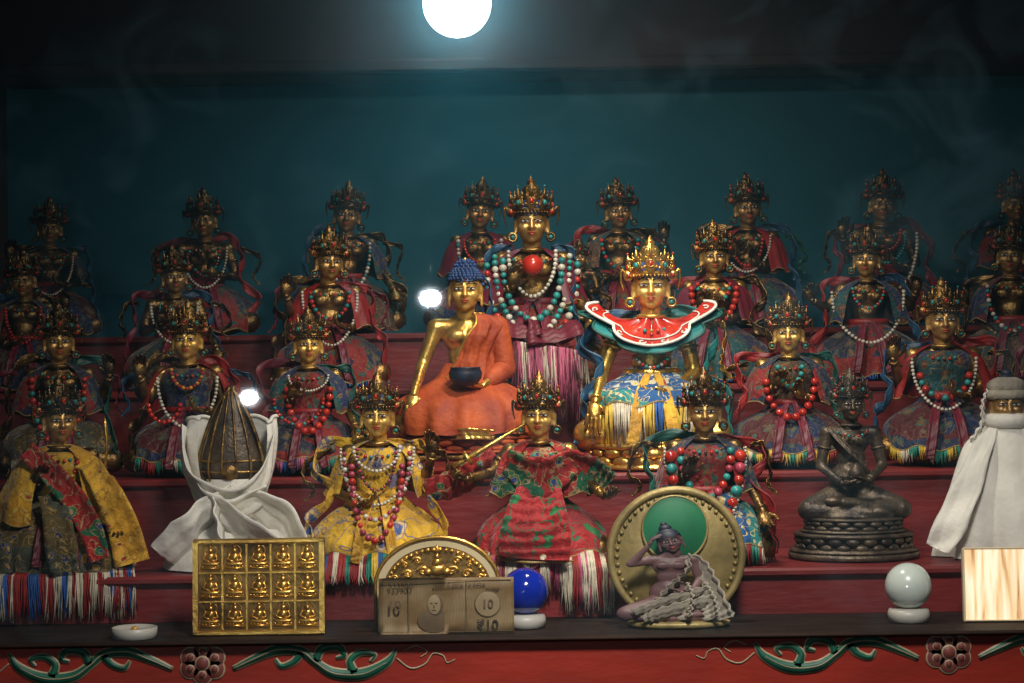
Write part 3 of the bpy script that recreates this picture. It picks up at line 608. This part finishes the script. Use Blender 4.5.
L1('yellow_brocade_statue',-.221,.318,.262,0,None,pose='raise2',skin=OLD,face=FACEG,hair=HAIRB,crown='crown',skirt=BR_YEL,shawl=BR_YEL,frng=[S_GRN,S_WHT,S_YEL,S_BLU,S_RED],flen=.05,seed=81,over=.34,
   necks=(([Pk,Pk,Rb],.018,.13,.54,.16),([Pk,Pl],.013,.17,.60,.26),([Pl],.009,.19,.62,.33),([Dk,Pk],.009,.10,.62,.40),([Pl],.010,.12,.63,.50)),fn=240,shgap=.8,tunic=BR_YEL,
   scarf=[BR_YEL,OLD,BR_YEL],sash=BR_YEL2,skprof=[(.38,.115,.09,.01),(.335,.16,.12,.0),(.28,.23,.19,-.01),(.2,.28,.25,-.04),(.13,.31,.29,-.05),(.09,.32,.30,-.05)])
def exC(f):
    f.add(ribbon([(-.22,-.02,.56),(-.34,-.08,.48),(-.47,-.13,.42),(-.60,-.12,.40)],[.13,.17,.16,.11],(0,-.3,1),40,.010),BR_RED)
    f.add(ribbon([(.10,-.1,.56),(.26,-.10,.49),(.36,-.1,.42)],[.16,.2,.16],(0,-.4,1),40,.008),BR_RED)
    f.add(ribbon([(-.17,-.13,.55),(0,-.20,.47),(.17,-.15,.55)],[.14,.24,.14],(0,-.2,1),40,.004),BR_RED)
    f.add(tube([(-.45,-.22,.53),(-.41,-.22,.55),(-.34,-.22,.59),(-.08,-.22,.74)],[.013,.012,.016,.006],10),GOLD)
    f.add(tube([(-.38,-.22,.565),(-.365,-.22,.575)],[.04,.04],12),GOLD)
    f.add(ribbon([(0,-.17,.40),(-.02,-.28,.30),(-.03,-.37,.18),(-.04,-.40,.06)],[.22,.30,.36,.36],(1,0,0),40,.010),BR_RED2)
    f.add(tube(crv([(-.2,-.37,.06),(-.04,-.425,.05),(.16,-.38,.05)],16),.007,6),PIPE)
L1('red_brocade_statue',.042,.315,.258,0,exC,pose='spread',skin=OLD,face=FACEG,hair=HAIRK,crown='crown',skirt=BR_RED2,shawl=BR_RED,frng=[S_RED,S_WHT,S_PNK,S_RED,S_WHT],flen=.20,seed=91,yaw=-.1,over=.42,
   necks=(),fn=350,tunic=BR_RED,shgap=.5,
   skprof=[(.38,.115,.09,.01),(.335,.15,.12,.0),(.27,.225,.18,-.01),(.2,.27,.25,-.04),(.13,.31,.30,-.05),(.08,.33,.33,-.055)])
L1('coral_necklace_statue',.312,.318,.265,-.05,None,pose='give',skin=DARKG,face=FACEO,hair=HAIRK,crown='crown',skirt=BR_BLUE,shawl=BR_DRED,frng=[S_RED,S_GRN,S_WHT,S_RED],flen=.10,seed=95,
   necks=(([Rb,Pk,Rb,Tq,Rb],.030,.18,.58,.20),([Tq,Rb,Pk],.022,.13,.60,.34),([Pl],.009,.21,.60,.18)),fn=230,scarf=[C_GRN,OLD,C_RED],sash=C_RED,skprof=SKF,tunic=BR_DRED)
fb=figure('dhyana',BRONZE,BRFACE,BRONZE,'crown',None,None,None,0,(),None,gem=True,naked=True)
fb.add(ribbon([(-.15,-.02,.62),(-.05,-.11,.5),(.08,-.11,.38)],[.03,.04,.03],(1,0,1),30,.002),BRONZE)
o=MB(); lotus(o,.13,BRONZE,.42,.34,20)
o.add(lathe([(.98,0),(1,.01),(1,.035),(.94,.04)],48,(0,-.05,-.035),.43,.35),BRONZE)
up=MB(); lotus(up,.10,BRONZE,.35,.28,18); o.merge(up,np.array(Matrix.Translation((0,0,.13)))); o.merge(fb,np.array(Matrix.Translation((0,0,.19))))
o.add(lathe([(.03,0),(.05,.01),(.055,.04),(.04,.06),(.02,.09),(.001,.1)],20,(0,-.19,.49)),BRONZE)
o.build('bronze_buddha_statue',(.557,.30,z1+.0105),.250)
# khata wrapped ornament
b=MB()
g,h=bell([(.50,.15,.12,0),(.42,.18,.14,0),(.30,.24,.18,.0),(.18,.31,.25,-.02),(.06,.38,.31,-.03),(.006,.40,.33,-.03)],160,34,.05,6,None,5,0,0,.9); b.add(g,WHITE)
g,h=bell([(.36,.18,.15,-.02),(.5,.225,.17,0),(.62,.25,.18,.02),(.74,.26,.16,.03),(.83,.25,.13,.05)],100,22,.03,5,(-PI/2+.95,2*PI-PI/2-.8),8,0,.02,.6); b.add(g,WHITE); b.add(tube(h,.012,6),WHITE)
for P,w in (([(-.25,-.05,.80),(-.235,-.15,.62),(-.15,-.22,.47),(.02,-.25,.40),(.18,-.2,.50),(.24,-.05,.74)],[.07,.13,.16,.17,.14,.07]),
            ([(-.22,-.14,.52),(-.1,-.25,.40),(.04,-.28,.35),(.22,-.2,.44)],[.12,.16,.16,.12]),
            ([(-.12,-.25,.42),(.04,-.3,.32),(.18,-.33,.2),(.33,-.32,.1),(.47,-.29,.035)],[.12,.19,.24,.22,.12]),
            ([(.05,-.24,.44),(-.1,-.29,.32),(-.20,-.34,.2),(-.34,-.31,.08)],[.1,.2,.26,.20]),
            ([(-.05,-.26,.4),(-.02,-.31,.25),(.03,-.36,.06)],[.14,.24,.32]),
            ([(.1,-.24,.42),(.22,-.2,.36),(.34,-.15,.25),(.45,-.14,.06)],[.1,.2,.24,.24])):
    b.add(ribbon(P,w,(0,-.6,1),70,.007,.006,3),WHITE)
b.add(lathe([(.02,.40),(.15,.45),(.185,.54),(.175,.64),(.125,.80),(.07,.92),(.035,1.0),(.001,1.02)],30,(0,0,0),.95,.6),BRONZE)
for s in (-.5,-.17,.17,.5):
    pts=[(s*r*1.3,-.6*math.sqrt(max(0,1-(s*1.37)**2))*r-.006,z) for r,z in ((.16,.47),(.185,.54),(.175,.64),(.125,.80),(.07,.92),(.035,1.0))]
    b.add(tube(crv(pts,20),.0075,6),OLD)
for s in (-1,1): b.add(tube(crv([(s*.165,-.03,.48),(s*.185,-.03,.54),(s*.175,-.03,.64),(s*.125,-.03,.80),(s*.07,-.03,.92),(0,-.02,1.02)],20),.012,6),OLD)
for z,r in ((.54,.185),(.60,.182),(.48,.168)): b.add(htorus((0,0,z),r*.96,.007,(.97,.62,1)),OLD)
b.add(disc((0,-.125,.54),.045,.02,20),OLD); b.add(ell((0,0,1.0),(.035,.03,.03),10,8),OLD)
b.build('khata_wrapped_ornament',(-.463,.285,z1+.001),.288,0)
# white draped figure right
SKINB=mk('ascetic_skin',(.20,.105,.10),(.11,.055,.06),9,.5); SHEET=mk('cotton_wrap',(.40,.36,.29),(.24,.21,.17),9,.7,0,.3,40)
b=MB(); b.add(body('dhyana'),WHITE)
b.merge(head(OLD,FACED,HAIRK,'knot'),np.array(Matrix.Translation((0,-.022,.815))@Matrix.Diagonal((1.3,1.25,1.2,1))))
g,h=bell([(.76,.085,.085,-.01),(.73,.115,.11,-.01),(.68,.15,.12,0),(.61,.23,.15,-.01),(.48,.28,.21,-.02),(.26,.345,.28,-.03),(.06,.40,.32,-.04),(.004,.41,.33,-.04)],150,38,.06,7,None,15,0,0,.8); b.add(g,WHITE)
b.add(ell((0,.01,.92),(.110,.115,.060)),SHEET)
b.add(htorus((0,0,.878),.100,.018,(1,1.05,1.5)),SHEET); b.add(htorus((0,-.01,.735),.100,.035,(1,1.05,1.2)),WHITE)
for s in (-1,1): b.add(ribbon([(s*.10,.0,.90),(s*.125,-.02,.82),(s*.13,-.03,.72),(s*.2,-.05,.62)],[.06,.09,.10,.08],(0,-1,.1),30,.006),WHITE)
for P,w in (([(-.07,-.05,.72),(-.16,-.17,.57),(-.25,-.26,.38),(-.34,-.32,.2),(-.42,-.34,.06)],[.05,.12,.16,.18,.14]),([(.06,-.06,.72),(.05,-.21,.5),(.04,-.29,.3),(.05,-.37,.08)],[.05,.09,.12,.14])):
    b.add(ribbon(P,w,(1,-.3,.2),50,.01,.006,3),WHITE)
b.build('white_draped_statue',(.815,.30,z1+.001),.300,-.1)
# ------------------------------------------------------------------ objects on the front ledge
zf=-.4365
b=MB(); W,Hh=.198,.145
b.add(box((0,0,Hh/2),(W,.010,Hh),None,.002),OLD,False)
for x in (-W/2+.004,W/2-.004): b.add(box((x,-.006,Hh/2),(.008,.012,Hh),None,.002),GOLD,False)
for z in (.004,Hh-.004): b.add(box((0,-.006,z),(W,.012,.008),None,.002),GOLD,False)
cw=(W-.016)/5; ch=(Hh-.016)/3
mini=MB()
mini.add(ell((0,0,.0300),(.0042,.0030,.0052),10,8),GOLD); mini.add(ell((0,0,.0360),(.0026,.002,.0026),8,6),GOLD)
mini.add(ell((0,0,.0205),(.0062,.003,.0078),10,8),GOLD); mini.add(cap((-.0085,0,.0115),(.0085,0,.0115),.0036,.0036,8),GOLD)
for s in (-1,1):
    mini.add(cap((s*.0065,0,.0255),(s*.0095,-.001,.0185),.0018,.0016,6),GOLD); mini.add(cap((s*.0095,-.001,.0185),(s*.002,-.002,.0155),.0016,.0013,6),GOLD)
mini.add(torus((0,.001,.030),.0085,.0010,None,20,5),GOLD); mini.add(torus((0,.002,.019),.0125,.0010,None,20,5),GOLD)
mini.add(box((0,0,.0055),(.026,.005,.0035),None,.0008),GOLD)
for j in range(6): mini.add(ell((-.0105+j*.0042,-.001,.0082),(.0021,.0018,.0018),6,5),GOLD)
for i in range(5):
    for j in range(3):
        cx=-W/2+.008+cw*(i+.5); cz=.008+ch*j
        M=np.diag([1.15,1.5,1.05,1.]); M[:3,3]=(cx,-.006,cz+.001); b.merge(mini,M)
for i in range(1,5): b.add(box((-W/2+.008+cw*i,-.006,Hh/2),(.0028,.006,Hh),None,.0006),GOLD,False)
for j in range(1,3): b.add(box((0,-.006,.008+ch*j),(W,.007,.003),None,.0006),GOLD,False)
b.build('buddha_relief_plaque',(-.386,.012,zf),1,0,-.06)
b=MB(); n=40; a=np.linspace(0,PI,n); Rr=.094
def arch(R,y0,y1,hb,k=.78):
    out=[]
    for yy in (y0,y1):
        out.append(np.concatenate([[(R,yy,0)],np.stack([R*np.cos(a),np.full(n,yy),hb+R*k*np.sin(a)],-1),[(-R,yy,0)]]))
    A=np.array(out); v,f=rings(A,A[0].mean(0),A[1].mean(0)); return v,f
CREAM=mk('cream_backing',(.72,.62,.38),(.6,.5,.28),10,.5)
b.add(arch(Rr,0,.008,.068),CREAM,False); b.add(arch(Rr*.86,-.004,.001,.066,.76),OLD,False)
op=np.concatenate([[(Rr,-.002,0)],np.stack([Rr*np.cos(a),np.full(n,-.002),.068+Rr*.78*np.sin(a)],-1),[(-Rr,-.002,0)]]); b.add(tube(op,.003,6),GOLD)
for q in np.linspace(.04,PI-.04,26): b.add(ell((Rr*.80*math.cos(q),-.006,.066+Rr*.60*math.sin(q)),.0036,7,5),GOLD)
for x,z,rx_,rz_ in ((0,.092,.014,.009),(0,.103,.008,.008),(0,.112,.005,.006),(0,.122,.003,.008),(-.014,.089,.008,.006),(.014,.089,.008,.006)): b.add(ell((x,-.006,z),(rx_,.005,rz_),12,8),GOLD)
for s in (-1,1):
    for k,(x0,z0,q) in enumerate(((.022,.090,1.),(.045,.086,.9),(.030,.106,.8),(.064,.080,.7),(.050,.100,.7))):
        pts=[(s*(x0+.010*q*r_*math.cos(a_)),-.006,z0+.008*q*r_*math.sin(a_)) for r_,a_ in zip(np.linspace(1,.2,16),np.linspace(0,7,16))]
        b.add(tube(pts,[.0026*q]*16,6),GOLD); b.add(ell((s*x0,-.007,z0),.0025,6,5),GOLD)
b.build('gilt_arch_plaque',(-.118,.03,zf),1,0,-.05)
m,nt,bs=_base('banknote_print'); v=coords(nt,(1,1,1))
w=nt.nodes.new('ShaderNodeTexWave'); w.inputs['Scale'].default_value=140; w.inputs['Distortion'].default_value=9; w.inputs['Detail'].default_value=1; w.inputs['Detail Scale'].default_value=.2; L(nt,v,w.inputs['Vector'])
r=ramp(nt,[(.2,(.24,.17,.085)),(.8,(.34,.25,.13))]); L(nt,w.outputs['Color'],r.inputs[0])
n_=noise(nt,v,22,3); r2=ramp(nt,[(.4,(.6,.5,.34)),(.65,(1,1,1))]); L(nt,n_.outputs[0],r2.inputs[0])
mu=nt.nodes.new('ShaderNodeMixRGB'); mu.blend_type='MULTIPLY'; mu.inputs[0].default_value=1; L(nt,r.outputs[0],mu.inputs[1]); L(nt,r2.outputs[0],mu.inputs[2]); L(nt,mu.outputs[0],bs.inputs['Base Color'])
bs.inputs['Roughness'].default_value=.6; NOTE=m
INK=mk('brown_ink',(.05,.03,.018),None,20,.6); INK2=mk('faded_ink',(.15,.10,.05),(.11,.07,.035),40,.6); PAPER=mk('note_paper',(.34,.26,.14),(.27,.20,.11),30,.6)
b=MB(); NW,NH=.203,.084
g=[]
for z in np.linspace(0,NH,6): g.append([(x,-.003*math.sin(x*18),z) for x in np.linspace(-NW/2,NW/2,24)])
g=np.array(g); g2=g[:, ::-1]+np.array([0,.0006,0]); b.add(rings(np.concatenate([g,g2],1),g[0].mean(0),g[-1].mean(0)),NOTE)
def dsk(x,z,rx,rz,m,y=-.0035,th=.0006):
    v,f=disc((0,0,0),1,th,24); v=v*np.array([rx,1,rz])+np.array([x,y-.003*math.sin(x*18)+.002,z]); b.add((v,f),m)
dsk(-.018,.020,.026,.018,INK2,-.0025); dsk(-.016,.044,.0115,.016,INK2,-.0030); dsk(-.018,.044,.0095,.0145,PAPER,-.0036); 
dsk(-.022,.046,.0022,.0009,INK,-.0041); dsk(-.015,.046,.0022,.0009,INK,-.0041); dsk(-.0185,.041,.0012,.003,INK2,-.0041); dsk(-.0185,.036,.004,.0009,INK2,-.0041)
dsk(.062,.044,.020,.020,INK2,-.0025); dsk(.062,.044,.0185,.0185,PAPER,-.003)
for z in (.004,.080): b.add(box((0,-.0042,z),(NW*.96,.0008,.0008)),INK2,False)
for x in (-.056,.030): b.add(box((x,-.0042,NH/2),(.0010,.0008,NH*.9)),INK2,False)
note=b.build('banknote',(-.104,-.006,zf),1,0,-.05)
def text(body,x,z,size,mat,parent,y=-.0062,bold=False):
    c=bpy.data.curves.new('print',type='FONT'); c.body=body; c.size=size; c.extrude=.0002; c.align_x='CENTER'; c.align_y='CENTER'
    if bold: c.offset=.0003
    c.materials.append(mat); o=bpy.data.objects.new('print',c); scene.collection.objects.link(o); o.parent=parent
    o.location=(x,y,z); o.rotation_euler=(PI/2,0,0)
text('₹10',.062,.0125,.021,INK,note,bold=True); text('933900',-.068,.072,.0125,INK,note); text('10',-.078,.042,.022,INK2,note,bold=True); text('10',.062,.044,.018,INK2,note,bold=True)
text('RESERVE BANK OF INDIA',.020,.073,.0070,INK,note); text('933900',.070,.066,.007,INK,note)
BLUEG=mk('blue_glass',(.008,.03,.42),(.006,.02,.3),8,.12,coat=1); PALEG=mk('frosted_glass',(.66,.74,.68),(.58,.66,.61),8,.25,coat=.6); PORC=mk('white_holder',(.52,.51,.46),(.44,.42,.37),10,.4)
def globe(name,x,y,r,hm,gm):
    b=MB(); b.add(lathe([(.024,0),(.031,.001),(.032,.012),(.030,.019),(.018,.021)],28),PORC); b.add(lathe([(.0155,.018),(.0155,.024),(.0135,.03)],20),OLD)
    b.add(lathe([(.012,.022),(.014,.026),(.02,.030)],24),gm); b.add(ell((0,0,.018+r*1.02),r,32,20),gm)
    b.build(name,(x,y,zf))
globe('blue_globe_bulb',.014,.055,.036,0,BLUEG); globe('frosted_globe_bulb',.601,.06,.0355,0,PALEG)
b=MB(); b.add(lathe([(.030,0),(.033,.001),(.034,.016),(.032,.0165),(.030,.012),(.001,.011)],32),PORC); b.add(ell((0,0,.012),(.006,.006,.006),8,6),AMBER); b.build('tealight_dish',(-.572,.0,zf))
# round medallion with singing ascetic
STONE=mk('medallion_gilt',(.52,.40,.16),(.26,.20,.08),16,.5,.35,.25,40); GRN=mk('halo_green',(.02,.22,.095),(.015,.14,.065),14,.6)
b=MB(); b.add(disc((0,.012,.104),.107,.022,60,.98),STONE); b.add(torus((0,.0,.104),.101,.006,None,60,8),STONE)
for j in range(46):
    q=2*PI*j/46; b.add(ell((.091*math.cos(q),-.001,.104+.091*math.sin(q)),.0034,6,5),STONE)
b.add(disc((-.002,-.002,.146),.050,.008,40),GRN); b.add(torus((-.002,-.005,.146),.050,.002,None,40,6),STONE)
fm=MB(); fm.add(body('ear'),SKINB); fm.merge(head(SKINB,SKINB,HAIRK,'knot'),np.array(Matrix.Translation((0,-.012,.765))@Matrix.Rotation(-.25,4,'Y')@Matrix.Diagonal((1.15,1.15,1.15,1))))
for P,w in (([(.13,-.02,.63),(.12,-.13,.5),(.06,-.14,.4),(-.02,-.16,.30),(-.1,-.22,.2)],[.08,.10,.12,.14,.1]),([(.15,.0,.62),(.23,-.04,.5),(.28,-.12,.34),(.33,-.2,.15),(.36,-.22,.04)],[.10,.16,.22,.22,.2]),
            ([(.24,-.16,.30),(.06,-.25,.24),(-.12,-.28,.17),(-.26,-.25,.10)],[.12,.14,.12,.08]),([(.28,-.2,.2),(.08,-.29,.14),(-.1,-.31,.08),(-.2,-.29,.04)],[.16,.18,.14,.08]),([(.10,-.15,.34),(.12,-.27,.22),(.1,-.33,.05)],[.14,.2,.24]),([(.22,-.12,.34),(.26,-.24,.2),(.28,-.3,.05)],[.14,.2,.2])):
    fm.add(ribbon(P,w,(.4,-.5,1),30,.012),SHEET)
M=np.array(Matrix.Translation((-.012,-.036,.008))@Matrix.Diagonal((.225,.11,.158,1))); b.merge(fm,M)
b.add(lathe([(.9,0),(1,.003),(1,.008),(.85,.011)],40,(0,-.03,0),.078,.040),STONE)
b.build('ascetic_medallion',(.248,.075,zf),1,0,0)
m,nt,bs=_base('glowing_wood_print'); v=coords(nt,(60,1,5)); n_=noise(nt,v,1.2,4,.5)
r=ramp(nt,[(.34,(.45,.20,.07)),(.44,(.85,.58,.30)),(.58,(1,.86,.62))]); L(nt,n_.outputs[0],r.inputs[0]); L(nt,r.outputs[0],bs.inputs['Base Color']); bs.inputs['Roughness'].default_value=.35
L(nt,r.outputs[0],bs.inputs['Emission Color']); bs.inputs['Emission Strength'].default_value=.75  # emission added to brighten the print; no lamp sits behind it
CRF=mk('cream_frame',(.85,.74,.5),(.75,.62,.4),20,.4)
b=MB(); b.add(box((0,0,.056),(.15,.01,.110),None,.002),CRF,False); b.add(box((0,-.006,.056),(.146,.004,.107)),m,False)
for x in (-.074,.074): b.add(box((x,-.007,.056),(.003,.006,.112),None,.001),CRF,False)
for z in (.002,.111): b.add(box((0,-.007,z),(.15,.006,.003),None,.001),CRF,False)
b.build('glowing_picture',(.757,.045,zf),1,-.05,-.08)
# ------------------------------------------------------------------ lamps
BULB=emis('lit_globe',(.55,.92,1.0),12); METAL=mk('lamp_metal',(.4,.4,.4),None,10,.3,.9); CORD=mk('lamp_cord',(.02,.02,.02),None,10,.6)
def lamp(name,x,y,z,r,mat,ztop,sx=1):
    b=MB(); b.add(ell((0,0,0),(r*sx,r,r),32,20),mat); b.add(lathe([(r*.35,r*.85),(r*.32,r*1.5),(r*.12,r*1.7)],20),METAL)
    b.add(tube([(0,0,r*1.6),(0,0,(r*1.6+ztop-z)/2),(0,0,ztop-z)],r*.05,8),CORD); return b.build(name,(x,y,z))
lamp('globe_lamp',-.106,1.22,.715,.072,BULB,ZC)
SM=emis('lit_small_bulb',(.85,.95,1.0),420)
boxobj('ceiling_hall',-1.6,1.6,-4.4,-2.9,1.2,1.24,CEILM)
lamp('pendant_lamp',-.2645,-3.6,.145,.026,SM,1.2,1.25); lamp('pendant_lamp',-.859,-3.6,-.171,.022,SM,1.2,1.25)
def area(name,loc,tgt,size,power,col,spread=PI):
    l=bpy.data.lights.new(name,'AREA'); l.shape='DISK'; l.size=size; l.energy=power; l.color=col; l.spread=spread
    o=bpy.data.objects.new(name,l); o.location=(loc[0],loc[1],loc[2]+Z0); d=Vector(tgt)-Vector(loc); o.rotation_euler=d.to_track_quat('-Z','Y').to_euler(); scene.collection.objects.link(o)
area('case_light',(.20,.05,.66),(.16,.46,-.18),.12,3.5,(1,.91,.76),math.radians(105))
area('rear_row_fill',(.12,.50,.80),(.12,1.12,.08),.10,1.7,(1,.90,.76),math.radians(120))  # unseen fill added to brighten the back rows
area('front_fill',(.3,-1.5,1.15),(.1,.0,-.45),.35,7,(1,.93,.85),math.radians(70))  # unseen fill added on the viewer's side to light the fascia
m=bpy.data.materials.new('added_lamp_haze'); m.use_nodes=True; nt=m.node_tree; nt.nodes.clear()  # volume added to give the lamp a halo and a teal veil
o=nt.nodes.new('ShaderNodeOutputMaterial'); vs=nt.nodes.new('ShaderNodeVolumeScatter'); vs.inputs['Density'].default_value=.55; vs.inputs['Anisotropy'].default_value=.45; vs.inputs['Color'].default_value=(.22,.80,1,1)
nt.links.new(vs.outputs[0],o.inputs['Volume'])
b=MB(); b.add(box((xc,1.17,.46),(ww-.02,.30,.70)),m,False); b.build('added_lamp_haze')
w=bpy.data.worlds.new('dim'); scene.world=w; w.use_nodes=True; w.node_tree.nodes['Background'].inputs[0].default_value=(.25,.5,.7,1); w.node_tree.nodes['Background'].inputs[1].default_value=.010
# ------------------------------------------------------------------ camera
c=bpy.data.cameras.new('camera'); c.lens=36*3/1.536; c.sensor_width=36
o=bpy.data.objects.new('camera',c); scene.collection.objects.link(o)
o.matrix_world=Matrix.Translation((0,-3,Z0))@Matrix.Rotation(PI/2,4,'X')@Matrix.Rotation(math.radians(-.8),4,'Z')
scene.camera=o
try: scene.view_settings.view_transform='Standard'
except Exception as e: print(e)
